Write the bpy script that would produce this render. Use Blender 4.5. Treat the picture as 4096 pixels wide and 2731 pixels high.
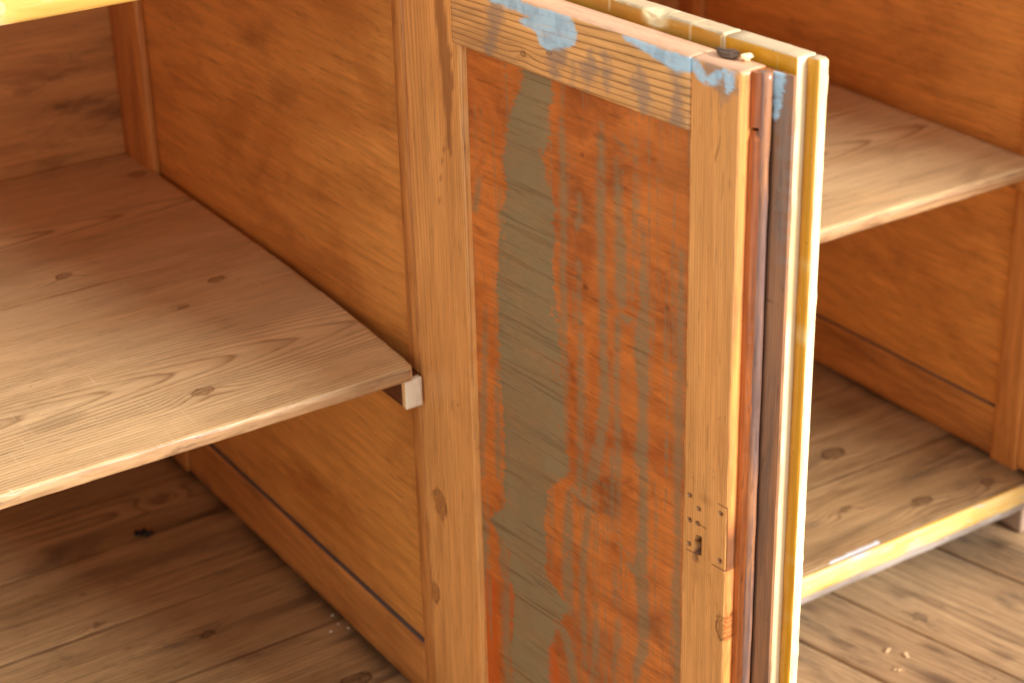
import bpy, math, random
import numpy as np
from mathutils import Matrix, Vector

scene = bpy.context.scene
for o in list(bpy.data.objects):
    bpy.data.objects.remove(o, do_unlink=True)
COL = scene.collection

# ------------------------------------------------------------------ camera
cam = bpy.data.cameras.new('camera')
cam.lens = 67.1
cam.sensor_width = 36.0
cam.clip_start = 0.05
cam.clip_end = 60.0
cam.dof.use_dof = True
cam.dof.focus_distance = 1.41
cam.dof.aperture_fstop = 7.5
cam_ob = bpy.data.objects.new('camera', cam)
COL.objects.link(cam_ob)
RX, UP, FW = Vector((.8342, -.5510, -.0234)), Vector((.2601, .3556, .8977)), Vector((.4863, .7550, -.4399))
m = Matrix((RX, UP, -FW)).transposed().to_4x4()
m.translation = Vector((-.7042, -1.2433, .7199))
cam_ob.matrix_world = m
scene.camera = cam_ob

# ------------------------------------------------------------------ light: a pale room and one tall window to the front right
world = bpy.data.worlds.new('World')
scene.world = world
world.use_nodes = True
bg = world.node_tree.nodes['Background']
bg.inputs['Color'].default_value = (1.0, .965, .92, 1)
bg.inputs['Strength'].default_value = 1.0

def area(name, loc, target, sx, sy, power, col):
    l = bpy.data.lights.new(name, 'AREA')
    l.shape = 'RECTANGLE'
    l.size, l.size_y = sx, sy
    l.energy = power
    l.color = col
    o = bpy.data.objects.new(name, l)
    COL.objects.link(o)
    o.location = loc
    d = Vector(target) - Vector(loc)
    o.rotation_euler = d.to_track_quat('-Z', 'Y').to_euler()
    return o
def polar(az, el, d, c=(.15, 0, 0)):
    az, el = math.radians(az), math.radians(el)
    return (c[0] + d*math.cos(el)*math.sin(az), c[1] - d*math.cos(el)*math.cos(az), c[2] + d*math.sin(el))
area('window_light', polar(22, 24, 8.0), (.15, 0, 0), 2.4, 1.6, 1120, (1.0, .965, .91))

scene.render.engine = 'CYCLES'
scene.cycles.max_bounces = 10
scene.cycles.diffuse_bounces = 6
scene.view_settings.view_transform = 'Standard'
scene.view_settings.look = 'None'
scene.view_settings.exposure = 0.12
scene.view_settings.gamma = 1.0

# ------------------------------------------------------------------ helpers: noise, meshes, fields
random.seed(7)
def vnoise(P, seed=0.0):
    P = np.asarray(P, float) + seed*17.31
    i = np.floor(P).astype(np.int64)
    f = P - i
    f = f*f*(3-2*f)
    def h(a):
        n = (a[:, 0]*73856093) ^ (a[:, 1]*19349663) ^ (a[:, 2]*83492791)
        n = (n ^ (n >> 13))*1274126177 & 0x7fffffff
        n = (n ^ (n >> 16)) & 0xffff
        return n/65535.0
    r = 0
    for dx in (0, 1):
        for dy in (0, 1):
            for dz in (0, 1):
                w = (f[:, 0] if dx else 1-f[:, 0])*(f[:, 1] if dy else 1-f[:, 1])*(f[:, 2] if dz else 1-f[:, 2])
                r = r + w*h(i + np.array((dx, dy, dz)))
    return r

def axis_pts(L, cell, r, fine=None):
    r = min(r, L*.45)
    n = max(1, int(round((L-2*r)/cell)))
    inner = np.linspace(r, L-r, n+1)
    if fine:
        a, b, c = fine
        inner = np.concatenate([inner[(inner < a) | (inner > b)], np.arange(a, b, c)])
    e = np.array([0, .3*r, .65*r])
    return np.unique(np.round(np.concatenate([e, inner, L-e]), 7)), r

def link(name, me, parent, loc=(0, 0, 0), rot=(0, 0, 0)):
    o = bpy.data.objects.new(name, me)
    COL.objects.link(o)
    o.parent = parent
    o.location = loc
    o.rotation_euler = rot
    return o

def set_attr(me, name, vals):
    a = me.attributes.new(name, 'FLOAT', 'POINT')
    a.data.foreach_set('value', np.asarray(vals, np.float32))

def make_mesh(name, V, F, mats, fields=None, mat_idx=None, smooth=True):
    me = bpy.data.meshes.new(name)
    F = np.asarray(F, np.int32)
    me.vertices.add(len(V))
    me.vertices.foreach_set('co', np.asarray(V, np.float32).ravel())
    me.loops.add(F.size)
    me.loops.foreach_set('vertex_index', F.ravel())
    me.polygons.add(len(F))
    me.polygons.foreach_set('loop_start', np.arange(len(F), dtype=np.int32)*F.shape[1])
    me.update(calc_edges=True)
    me.validate()
    for m_ in mats:
        me.materials.append(m_)
    if mat_idx is not None:
        me.polygons.foreach_set('material_index', np.asarray(mat_idx, np.int32))
    me.polygons.foreach_set('use_smooth', np.full(len(F), smooth))
    if fields:
        for k, v in fields.items():
            set_attr(me, k, v)
    return me

def board(name, size, mat, parent=None, loc=(0, 0, 0), rot=(0, 0, 0), r=.0015, cell=(.01, .01, .01), field=None,
          deform=None, wear=.35, wear_scale=60., fine=(None, None, None), face_mat=None, height=None, seed=1.):
    """a solid piece of timber, min corner at its origin: rounded, worn arrises, attributes of a solid wood field"""
    ax = [axis_pts(size[i], cell[i], r, fine[i]) for i in range(3)]
    rr = min(a[1] for a in ax)
    X, Y, Z = (a[0] for a in ax)
    nx, ny, nz = len(X), len(Y), len(Z)
    I, J, K = np.meshgrid(np.arange(nx), np.arange(ny), np.arange(nz), indexing='ij')
    on = (I == 0) | (I == nx-1) | (J == 0) | (J == ny-1) | (K == 0) | (K == nz-1)
    ids = -np.ones((nx, ny, nz), np.int64)
    ids[on] = np.arange(on.sum())
    P = np.stack([X[I[on]], Y[J[on]], Z[K[on]]], 1)
    L = np.array(size)
    F, N = [], []
    def quad(a, b, c, d, n):
        q = np.stack([a.ravel(), b.ravel(), c.ravel(), d.ravel()], 1)
        F.append(q); N.extend([n]*len(q))
    for k, n in ((0, 0), (nz-1, 1)):
        g = ids[:, :, k]
        a, b, c, d = g[:-1, :-1], g[1:, :-1], g[1:, 1:], g[:-1, 1:]
        quad(a, b, c, d, 5) if n else quad(a, d, c, b, 4)
    for k, n in ((0, 0), (ny-1, 1)):
        g = ids[:, k, :]
        a, b, c, d = g[:-1, :-1], g[1:, :-1], g[1:, 1:], g[:-1, 1:]
        quad(a, d, c, b, 3) if n else quad(a, b, c, d, 2)
    for k, n in ((0, 0), (nx-1, 1)):
        g = ids[k, :, :]
        a, b, c, d = g[:-1, :-1], g[1:, :-1], g[1:, 1:], g[:-1, 1:]
        quad(a, b, c, d, 1) if n else quad(a, d, c, b, 0)
    F = np.concatenate(F)
    Q = np.clip(P, rr, L-rr)
    D = P-Q
    ln = np.linalg.norm(D, axis=1)
    edge = (np.abs(D) > rr*.05).sum(1) >= 2
    amt = np.ones(len(P))
    if wear:
        w = np.clip(vnoise(P*wear_scale, seed)*.6 + vnoise(P*wear_scale*3.1, seed+3)*.6 - .35, 0, 1)
        amt[edge] -= wear*w[edge]*1.6
    V = Q + D/np.maximum(ln, 1e-9)[:, None]*(rr*amt)[:, None]
    if height is not None:
        V = height(P, V)
    if deform is not None:
        V = deform(V)
    fields = field(P) if field else {}
    mats = mat if isinstance(mat, (list, tuple)) else [mat]
    mi = None
    if face_mat:
        mi = [face_mat.get(n, 0) for n in N]
    me = make_mesh(name, V, F, mats, fields, mi)
    return link(name, me, parent, loc, rot)

def grain(axis, t0, w0, spacing, taper=0., wob=.004, knots=(), seed=1., across=None, curve=0.):
    """solid growth rings: s along the grain, t across the face, w into the thickness; returns ring + knot fields"""
    s_ax = axis
    t_ax = across if across is not None else (1 if axis == 0 else 0)
    w_ax = 3 - s_ax - t_ax
    def f(P):
        s, t, w = P[:, s_ax], P[:, t_ax], P[:, w_ax]
        n = (vnoise(np.stack([s*5, t*14, w*14], 1), seed)-.5)*2 + (vnoise(np.stack([s*13, t*30, w*30], 1), seed+5)-.5)*.7
        r = np.sqrt((t - t0 - curve*s*s + wob*n)**2 + (w - w0 - taper*s + wob*.6*n)**2)/spacing
        kn = np.zeros(len(P))
        for k in knots:
            ks, kt, kr = k[:3]
            amp = k[3] if len(k) > 3 else 2.2
            d2 = ((s-ks)/(kr*4.5))**2 + ((t-kt)/(kr*2.0))**2
            r = r + amp*np.exp(-d2)
            nz = vnoise(np.stack([s/kr*.7, t/kr*1.1, w*0], 1), seed+ks*31)
            dd = np.sqrt(((s-ks)/1.6)**2 + (t-kt)**2)/kr*(.7+.6*nz)
            kn = np.maximum(kn, np.clip(1.25-dd, 0, 1))
        return dict(ring=r, knot=kn)
    return f

def combine(*fs):
    def f(P):
        out = {}
        for g in fs:
            out.update(g(P))
        return out
    return f

def stroke_sdf(a, b, strokes, width=False):
    """largest signed distance (mm, inside positive) to brush strokes given as (a, b, half width) running along b"""
    best = np.full(len(a), -50.); wid = np.zeros(len(a))
    for st in strokes:
        st = sorted(st, key=lambda q: q[1])
        B = np.array([q[1] for q in st]); A = np.array([q[0] for q in st]); Wd = np.array([q[2] for q in st])
        c = np.interp(b, B, A); w = np.interp(b, B, Wd)
        out = np.maximum(np.maximum(B[0]-b, b-B[-1]), 0)
        d = w - np.abs(a-c) - out
        wid = np.where(d > best, w, wid)
        best = np.maximum(best, d)
    return (best, wid) if width else best

def poly_sdf(a, b, polys):
    best = np.full(len(a), -50.)
    for pl in polys:
        pl = np.array(pl)
        d = np.full(len(a), 1e9); ins = np.zeros(len(a), bool)
        for i in range(len(pl)):
            p, q = pl[i], pl[(i+1) % len(pl)]
            e = q-p
            t = np.clip(((a-p[0])*e[0]+(b-p[1])*e[1])/(e@e+1e-9), 0, 1)
            d = np.minimum(d, np.hypot(a-p[0]-t*e[0], b-p[1]-t*e[1]))
            if abs(q[1]-p[1]) > 1e-9:
                c = ((p[1] > b) != (q[1] > b)) & (a < (q[0]-p[0])*(b-p[1])/(q[1]-p[1])+p[0])
                ins ^= c
        best = np.maximum(best, np.where(ins, d, -d))
    return best

def line_mask(a, b, lines, w):
    m_ = np.zeros(len(a))
    for ln in lines:
        for p, q in zip(ln[:-1], ln[1:]):
            p, q = np.array(p), np.array(q); e = q-p
            t = np.clip(((a-p[0])*e[0]+(b-p[1])*e[1])/(e@e+1e-9), 0, 1)
            d = np.hypot(a-p[0]-t*e[0], b-p[1]-t*e[1])
            m_ = np.maximum(m_, np.clip(1.4-d/w, 0, 1))
    return m_

# ------------------------------------------------------------------ materials
def S(r, g, b):
    f = lambda c: (c/255/12.92) if c <= 10 else ((c/255+.055)/1.055)**2.4
    return (f(r), f(g), f(b), 1)

class NT:
    def __init__(s, name):
        s.mat = bpy.data.materials.new(name)
        s.mat.use_nodes = True
        s.t = s.mat.node_tree
        s.bsdf = s.t.nodes['Principled BSDF']
    def put(s, sock, v):
        if hasattr(v, 'is_linked'):
            s.t.links.new(v, sock)
        else:
            sock.default_value = v
    def attr(s, name):
        n = s.t.nodes.new('ShaderNodeAttribute'); n.attribute_name = name
        return n.outputs['Fac']
    def m(s, op, a, b=0., c=0., clamp=False):
        n = s.t.nodes.new('ShaderNodeMath'); n.operation = op; n.use_clamp = clamp
        s.put(n.inputs[0], a); s.put(n.inputs[1], b); s.put(n.inputs[2], c)
        return n.outputs[0]
    def rng(s, v, a, b, c=0., d=1.):
        n = s.t.nodes.new('ShaderNodeMapRange'); n.interpolation_type = 'SMOOTHSTEP'
        s.put(n.inputs[0], v)
        for i, q in enumerate((a, b, c, d)):
            n.inputs[i+1].default_value = q
        return n.outputs[0]
    def coords(s, scale, rot=(0, 0, 0)):
        if not hasattr(s, 'tc'):
            s.tc = s.t.nodes.new('ShaderNodeTexCoord')
            oi = s.t.nodes.new('ShaderNodeObjectInfo')
            a = s.t.nodes.new('ShaderNodeVectorMath'); a.operation = 'MULTIPLY_ADD'
            s.t.links.new(oi.outputs['Random'], a.inputs[0])
            a.inputs[1].default_value = (7.3, 5.1, 9.7)
            s.t.links.new(s.tc.outputs['Object'], a.inputs[2])
            s.base = a.outputs[0]
        mp = s.t.nodes.new('ShaderNodeMapping')
        mp.inputs['Scale'].default_value = scale
        mp.inputs['Rotation'].default_value = rot
        s.t.links.new(s.base, mp.inputs['Vector'])
        return mp.outputs[0]
    def noise(s, scale, sc=1., detail=3., rough=.55, dist=0., rot=(0, 0, 0)):
        n = s.t.nodes.new('ShaderNodeTexNoise')
        s.t.links.new(s.coords(scale, rot), n.inputs['Vector'])
        n.inputs['Scale'].default_value = sc; n.inputs['Detail'].default_value = detail
        n.inputs['Roughness'].default_value = rough; n.inputs['Distortion'].default_value = dist
        return n.outputs['Fac']
    def mix(s, fac, a, b, mode='MIX'):
        n = s.t.nodes.new('ShaderNodeMix'); n.data_type = 'RGBA'; n.blend_type = mode
        s.put(n.inputs[0], fac); s.put(n.inputs[6], a); s.put(n.inputs[7], b)
        return n.outputs[2]
    def ramp(s, v, stops):
        n = s.t.nodes.new('ShaderNodeValToRGB')
        cr = n.color_ramp
        while len(cr.elements) < len(stops):
            cr.elements.new(.5)
        for e, (p, c) in zip(cr.elements, stops):
            e.position = p; e.color = c if len(c) == 4 else (*c, 1)
        s.put(n.inputs[0], v)
        return n.outputs[0]
    def finish(s, col, rough, height=None, bump=.1, dist=.001, spec=.5, coat=0.):
        s.put(s.bsdf.inputs['Base Color'], col)
        s.put(s.bsdf.inputs['Roughness'], rough)
        s.bsdf.inputs['Specular IOR Level'].default_value = spec
        s.bsdf.inputs['Coat Weight'].default_value = coat
        s.bsdf.inputs['Coat Roughness'].default_value = .25
        if height is not None:
            b = s.t.nodes.new('ShaderNodeBump')
            b.inputs['Strength'].default_value = bump; b.inputs['Distance'].default_value = dist
            s.put(b.inputs['Height'], height)
            s.t.links.new(b.outputs[0], s.bsdf.inputs['Normal'])
        return s.mat

def g3(v):
    return (v, v, v, 1)

def stretch(axis, along, across):
    q = [across]*3; q[axis] = along
    return tuple(q)

def wood(name, light, dark, axis=0, ring=.75, mottle=None, mottle_amt=.5, mottle_scale=(4, 16), fibre=.22, rough=.42,
         knotc=S(96, 48, 22), stainc=S(70, 48, 38), grimec=None, grime=0., overlay=None, spec=.5, coat=0., bump=.45, contrast=.35,
         grime_scale=(6, 14), scratch=0.):
    """pine or veneer: growth rings from the board's own field, fibres, blotches, knots and dirt"""
    s = NT(name)
    rg = s.attr('ring')
    jit = s.noise(stretch(axis, 8, 160), 1., 2.)
    fr = s.m('FRACT', s.m('ADD', rg, s.m('MULTIPLY', jit, .35)))
    lw = s.ramp(fr, [(0, g3(.25)), (.07, g3(0)), (.55, g3(.06)), (.78, g3(.35)), (.92, g3(1)), (1, g3(.25))])
    mod = s.rng(s.noise(stretch(axis, 3, 22), 1., 2.), .28, .72, contrast, 1.)
    lw = s.m('MULTIPLY', s.m('MULTIPLY', lw, mod), ring)
    fib = s.noise(stretch(axis, 16, 330), 1., 3., .65)
    fib2 = s.noise(stretch(axis, 6, 90), 1., 4., .65)
    pore = s.rng(s.noise(stretch(axis, 34, 300), 1., 2., .6), .6, .7)
    scuff = s.rng(s.noise((70, 70, 70), 1., 4., .7, .5), .66, .74)
    col = s.mix(lw, light, dark)
    if mottle is not None:
        mo = s.rng(s.noise(stretch(axis, *mottle_scale), 1., 4., .6, .6), .38, .72)
        col = s.mix(s.m('MULTIPLY', mo, mottle_amt), col, mottle)
    v = s.m('ADD', s.m('MULTIPLY', s.m('SUBTRACT', fib, .5), fibre*2.6), s.m('MULTIPLY', s.m('SUBTRACT', fib2, .5), fibre*2.4))
    v = s.m('SUBTRACT', v, s.m('ADD', s.m('MULTIPLY', pore, fibre*.8), s.m('MULTIPLY', scuff, fibre*1.1)))
    vv = s.m('ADD', v, 1.03)
    gcol = s.t.nodes.new('ShaderNodeCombineColor')
    for i in range(3):
        s.t.links.new(vv, gcol.inputs[i])
    col = s.mix(1., col, gcol.outputs[0], 'MULTIPLY')
    kn = s.attr('knot')
    kj = s.m('ADD', kn, s.m('MULTIPLY', s.m('SUBTRACT', s.noise((200, 200, 200), 1., 4., .6), .5), .7))
    inside = s.rng(kj, .12, .4)
    rim = s.m('MULTIPLY', inside, s.m('MULTIPLY', s.rng(kj, .58, .3), s.rng(s.noise((90, 90, 90), 1., 2.), .38, .62)))
    kin = s.mix(.55, knotc, dark)
    kr_ = s.rng(s.m('FRACT', s.m('MULTIPLY', kj, 4.)), .5, .95, .4, .85)
    col = s.mix(s.m('MULTIPLY', inside, kr_), col, kin)
    col = s.mix(s.m('MULTIPLY', rim, .9), col, (knotc[0]*.6, knotc[1]*.55, knotc[2]*.5, 1))
    if grimec is not None:
        gr = s.rng(s.noise(stretch(axis, *grime_scale), 1., 6., .68, .4), .5, .74)
        col = s.mix(s.m('MULTIPLY', gr, grime), col, grimec)
    st = s.attr('stain_or_shade')
    col = s.mix(s.m('MINIMUM', st, 1.), col, stainc)
    col = s.mix(s.m('MINIMUM', s.attr('hole_shade'), 1.), col, S(26, 16, 11))  # near-black in lock holes and keyhole: shade of their depth, painted
    ro = s.m('ADD', s.m('MULTIPLY', s.m('SUBTRACT', fib2, .5), .25), rough)
    h = s.m('ADD', s.m('MULTIPLY', lw, .6), s.m('ADD', s.m('MULTIPLY', fib, .6), s.m('MULTIPLY', pore, -.4)))
    if scratch:
        sc = s.noise((240, 16, 240) if axis == 0 else (16, 240, 240), 1., 2., .5, 0., (0, 0, .12))
        scm = s.m('MULTIPLY', s.rng(sc, .66, .76), s.m('MULTIPLY', s.rng(s.noise((6, 6, 6), 1., 2.), .45, .65), scratch))
        col = s.mix(scm, col, S(240, 215, 175))
    if overlay:
        col, ro, h = overlay(s, col, ro, h)
    return s.finish(col, ro, h, bump, .0006, spec, coat)

# ------------------------------------------------------------------ paint marks measured on the scraped door (mm along the door, mm up)
STREAKS=[[(160.5,649.2,16.4),(160.8,637.0,15.9),(154.3,624.9,18.4),(150.8,608.6,24.1),(144.1,587.3,23.1),(144.7,567.7,25.8),(150.6,549.5,28.8),(147.3,538.4,29.6),(146.4,528.0,34.3),(142.2,506.1,32.2),(142.3,485.4,34.3),(142.6,464.4,36.8),(144.2,443.6,38.1),(144.1,422.0,39.0),(146.1,400.9,39.6),(146.7,379.0,39.9),(148.8,357.5,39.5),(150.4,335.5,42.1),(137.1,306.7,28.1),(133.5,281.6,27.2),(134.4,263.0,26.5),(122.9,240.7,37.6),(136.5,222.9,24.0),(149.3,204.8,39.9),(146.1,178.4,29.0),(138.5,149.2,23.8),(135.2,121.8,26.5),(137.0,101.8,26.6),(136.8,83.5,26.4)],[(188.2,624.6,0.6),(188.5,606.3,2.1),(189.5,575.5,3.3),(189.6,541.6,3.5)],[(189.3,541.5,3.4),(187.7,512.0,3.2),(187.9,467.6,2.8),(187.1,421.6,2.6),(186.9,374.4,2.9),(185.4,328.0,2.7)],[(232.8,633.3,0.7),(231.8,609.1,3.1),(231.4,572.4,3.8),(230.9,554.5,3.6)],[(230.9,554.5,3.4),(232.1,519.6,3.6),(233.4,483.9,3.5),(233.9,454.6,4.1),(235.9,417.8,5.0),(232.6,393.4,5.2),(226.1,359.4,4.3),(223.9,345.1,4.1)],[(225.1,367.6,4.1),(217.4,342.0,3.7),(216.1,315.5,3.3),(212.6,289.2,3.8),(208.3,258.7,3.4),(207.0,227.4,3.9),(208.2,193.2,3.2),(210.2,158.8,1.6)],[(248.5,610.8,0.5),(249.6,593.1,2.2),(250.7,560.8,2.8)],[(245.3,624.8,1.9),(251.7,623.6,4.8),(259.1,617.6,1.7)],[(252.0,561.2,3.9),(253.4,540.8,5.4),(253.1,512.5,5.9),(253.5,501.2,5.0)],[(239.1,494.7,2.0),(249.1,493.2,7.0),(259.1,493.1,6.9),(268.9,493.8,1.6)],[(250.2,485.6,2.6),(249.2,460.4,3.0),(248.2,430.2,2.9),(249.7,400.5,2.5),(250.4,356.8,2.9)],[(251.4,378.9,2.3),(251.0,347.4,1.9),(250.4,305.6,0.6)],[(276.9,569.0,0.9),(277.1,548.6,2.3),(277.3,527.8,3.8),(278.9,507.3,4.4),(276.8,485.2,6.8),(276.0,467.6,8.0),(278.1,449.4,5.9),(277.8,419.7,4.3),(277.6,397.0,6.0),(275.8,381.0,7.4),(278.3,369.2,5.6)],[(277.7,390.2,6.0),(279.0,367.7,4.6),(279.2,344.5,4.0),(279.4,320.9,5.1),(276.7,287.5,6.4),(279.0,264.1,6.6),(280.3,239.9,5.8),(280.5,214.8,5.2),(273.3,193.8,3.8),(271.3,177.5,3.2)],[(205.6,517.2,2.5),(206.5,511.0,1.9),(205.8,485.8,1.5),(207.0,468.5,1.7),(208.4,445.0,2.8),(207.4,414.1,2.6),(206.6,382.6,2.6),(206.5,337.4,2.4)],[(206.8,359.7,2.6),(205.4,335.1,3.3),(204.0,310.0,1.3)],[(316.5,561.5,2.0),(316.2,527.4,2.7),(316.8,485.9,3.1),(316.5,457.3,3.4),(316.2,428.1,4.1),(318.0,386.8,3.2)],[(316.3,406.7,3.2),(316.7,361.7,2.9),(318.3,331.6,2.5),(317.0,299.5,3.9),(317.3,267.6,4.0),(319.4,236.0,3.4),(319.1,204.4,3.4)],[(89.3,439.3,0.5),(87.7,415.6,1.5),(85.9,398.7,2.7),(84.4,373.6,3.2),(81.9,347.7,4.3),(78.9,312.6,3.3),(76.5,279.7,3.1)],[(102.8,392.2,1.0),(100.8,363.6,2.7),(100.9,338.7,2.9),(98.8,289.6,2.5)],[(86.7,548.6,0.8),(84.1,534.5,1.8),(80.0,521.4,4.5)],[(112.9,547.2,0.6),(110.0,516.6,2.1)],[(207.4,571.4,0.7),(208.0,552.8,1.6),(204.7,546.3,4.6)],[(70.0,269.6,1.3),(71.4,240.2,7.8),(71.5,216.9,9.2),(71.7,195.1,7.9),(68.9,164.2,6.7),(67.8,128.0,5.4),(62.2,59.6,4.1)],[(226.9,299.3,1.1),(238.7,298.4,5.9),(249.4,296.9,6.4),(262.0,294.9,1.5)],[(191.1,335.2,1.1),(204.3,332.9,5.5),(219.5,333.3,6.5),(226.0,329.8,1.5)],[(191.9,314.3,3.4),(190.3,287.0,5.0),(188.6,252.4,5.7),(189.2,225.2,6.9),(190.0,201.2,3.5)],[(197.5,318.5,4.5),(206.3,315.9,6.6),(219.4,312.1,4.4)],[(264.2,282.9,3.1),(272.6,278.9,6.2),(283.0,276.0,6.2)],[(170.0,190.7,3.6),(182.7,179.6,8.3),(190.5,160.6,5.9),(194.8,134.4,4.7)],[(243.1,375.3,1.0),(244.1,352.2,2.3),(243.4,328.1,2.1),(243.0,305.3,0.6)],[(246.2,274.0,0.5),(247.3,254.6,1.9),(246.2,237.3,0.5)],[(222.1,229.9,0.6),(224.1,210.4,2.5),(222.9,187.0,3.4),(218.1,147.5,1.4)],[(103.7,232.2,5.1),(105.2,207.9,7.6),(106.7,183.4,3.8),(104.3,156.5,5.2),(104.1,119.0,5.2),(105.2,83.8,3.9)],[(249.5,225.4,1.1),(250.6,208.9,3.3),(245.1,178.2,2.2),(247.3,164.0,1.5)]]
DEEP=[[(79.2,191.5,2.6),(85.0,179.8,9.9),(83.4,145.6,9.5),(81.6,106.8,10.7),(81.2,70.3,10.0)],[(106.6,212.2,2.5),(108.9,177.2,7.6),(105.2,147.7,8.5),(98.9,116.2,1.3)],[(164.6,162.8,3.6),(168.8,135.9,7.3),(168.4,119.5,8.5)]]
BLUE=[[(109.6,697.9),(146.7,704.2),(155.9,701.8),(185.4,702.3),(205.3,703.0),(213.9,692.8),(210.5,685.5),(196.1,679.3),(182.5,675.4),(173.5,677.7),(169.2,685.6),(152.0,688.4),(169.5,695.6),(132.2,695.3)],[(264.2,701.6),(276.8,702.9),(296.8,702.0),(325.0,701.5),(335.5,701.6),(335.6,696.9),(325.2,693.7),(316.6,691.6),(302.9,693.8),(284.9,697.8)],[(327.9,701.1),(335.5,700.9),(343.3,692.7),(352.6,695.6),(352.7,691.7),(341.5,689.6),(333.8,693.1)],[(359.7,702.1),(368.0,701.4),(367.4,692.0),(362.0,689.3),(360.9,695.7)],[(350.6,698.5),(358.0,699.0),(357.2,694.8),(350.8,693.9)]]
GREY=[[(122.4,690.2,10.9),(119.3,674.4,8.5),(113.8,659.4,7.4)],[(191.5,678.9,13.5),(189.1,668.1,12.4),(188.9,657.7,6.8)],[(209.3,672.9,3.3),(210.1,654.0,2.2)],[(228.8,673.2,11.9),(224.3,651.7,3.3)],[(279.0,685.3,6.1),(283.1,669.5,12.2),(283.4,653.9,6.1)],[(316.4,698.4,5.8),(317.0,671.1,8.7),(317.5,651.6,6.8)],[(243.8,684.0,5.3),(245.9,664.4,7.4)],[(350.4,694.5,20.3),(358.1,692.3,14.6)]]
HOLES=[(335.2,380.4),(344.9,373.6),(336.1,360.1),(344.3,360.9),(335.7,340.1),(367.3,379.9),(368.0,341.0)]
SLOT=[(343.6,350.8),(347.8,351.2),(348.2,336.2),(341.2,333.5)]
LINES=[[(364.5,386.8),(373.7,386.5)],[(373.7,386.5),(374.8,335.3)],[(360.2,334.1),(374.1,334.9)],[(357.8,350.0),(357.7,336.2)],[(333.5,334.0),(340.6,334.3)],[(343.3,361.2),(353.2,360.4)]]

def ov_olive(s, col, ro, h):
    dp = s.rng(s.m('ADD', s.attr('deep'), s.m('MULTIPLY', s.m('SUBTRACT', s.noise((160, 1, 420), 1., 3.), .5), 9.)), -2.5, 2.5)
    col = s.mix(s.m('MULTIPLY', dp, .7), col, S(196, 84, 16))
    teeth = s.noise((30, 1, 210), 1., 5., .72, .3, (0, .1, 0))
    fine_ = s.noise((120, 1, 700), 1., 3., .65, 0., (0, .1, 0))
    blob = s.noise((50, 1, 26), 1., 3., .6)
    edge_ = s.m('ADD', s.m('MULTIPLY', s.m('SUBTRACT', teeth, .5), 19.), s.m('ADD', s.m('MULTIPLY', s.m('SUBTRACT', fine_, .5), 8.), s.m('MULTIPLY', s.m('SUBTRACT', blob, .5), 4.)))
    sd = s.m('ADD', s.attr('paint'), s.m('MULTIPLY', edge_, s.rng(s.attr('paint_width'), 2., 16., .62, 1.)))
    thick = s.m('MULTIPLY', s.rng(s.attr('paint_width'), 2., 14., .72, 1.), 1.)
    thick = s.m('MULTIPLY', thick, s.rng(s.m('ADD', s.noise((26, 1, 50), 1., 4., .7), s.m('MULTIPLY', fine_, .35)), .48, .8, .84, .98))
    mask = s.m('MAXIMUM', s.m('MULTIPLY', s.rng(sd, -.9, .9), thick), s.m('MULTIPLY', s.rng(sd, -5., -.5), .34))
    drop = s.m('MULTIPLY', s.rng(s.noise((90, 1, 120), 1., 4., .65), .62, .67), s.rng(s.attr('paint'), 16., 4.))
    mask = s.m('MULTIPLY', mask, s.m('SUBTRACT', 1., s.m('MULTIPLY', drop, .7)))
    faint = s.m('MULTIPLY', s.rng(s.noise((170, 1, 7), 1., 3., .6), .52, .64), s.m('MULTIPLY', s.rng(teeth, .36, .56), .55))
    mask = s.m('MAXIMUM', mask, faint)
    lines = s.rng(s.noise((6, 1, 170), 1., 3., .6, 1.2, (0, .12, 0)), .5, .68)
    c = s.mix(lines, S(142, 124, 88), S(116, 98, 66))
    c = s.mix(s.rng(s.noise((14, 1, 9), 1., 3.), .4, .7, 0., .5), c, S(128, 108, 76))
    c = s.mix(s.rng(fine_, .45, .75, 0., .25), c, S(108, 90, 60))
    col = s.mix(mask, col, c)
    return col, s.m('ADD', s.m('MULTIPLY', mask, .22), ro), s.m('ADD', h, s.m('MULTIPLY', mask, .3))

def ov_blue(s, col, ro, h):
    gn = s.noise((60, 1, 130), 1., 4., .6)
    gm = s.m('MULTIPLY', s.rng(s.m('ADD', s.attr('grey'), s.m('MULTIPLY', s.m('SUBTRACT', gn, .5), 26.)), -3., 7.), .62)
    col = s.mix(gm, col, S(134, 118, 108))
    j = s.noise((120, 1, 330), 1., 5., .7)
    sd = s.m('ADD', s.attr('paint'), s.m('MULTIPLY', s.m('SUBTRACT', j, .5), 9.))
    mask = s.m('MULTIPLY', s.rng(sd, -3.2, .4), s.rng(s.noise((40, 1, 300), 1., 4., .7), .34, .5, .72, 1.))
    c = s.mix(s.rng(s.noise((90, 1, 60), 1., 3.), .4, .7), S(176, 214, 236), S(150, 186, 210))
    col = s.mix(s.m('MULTIPLY', mask, .95), col, c)
    return col, s.m('ADD', s.m('MULTIPLY', mask, .15), ro), s.m('ADD', h, s.m('MULTIPLY', mask, .6))

def ov_white(s, col, ro, h):
    j = s.noise((60, 200, 1), 1., 3., .6)
    sd = s.m('ADD', s.attr('paint'), s.m('MULTIPLY', s.m('SUBTRACT', j, .5), 8.))
    mask = s.rng(sd, -.4, .6)
    return s.mix(s.m('MULTIPLY', mask, .85), col, S(214, 218, 226)), ro, h  # whitish strip: paint spill with its glint put into the colour

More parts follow.
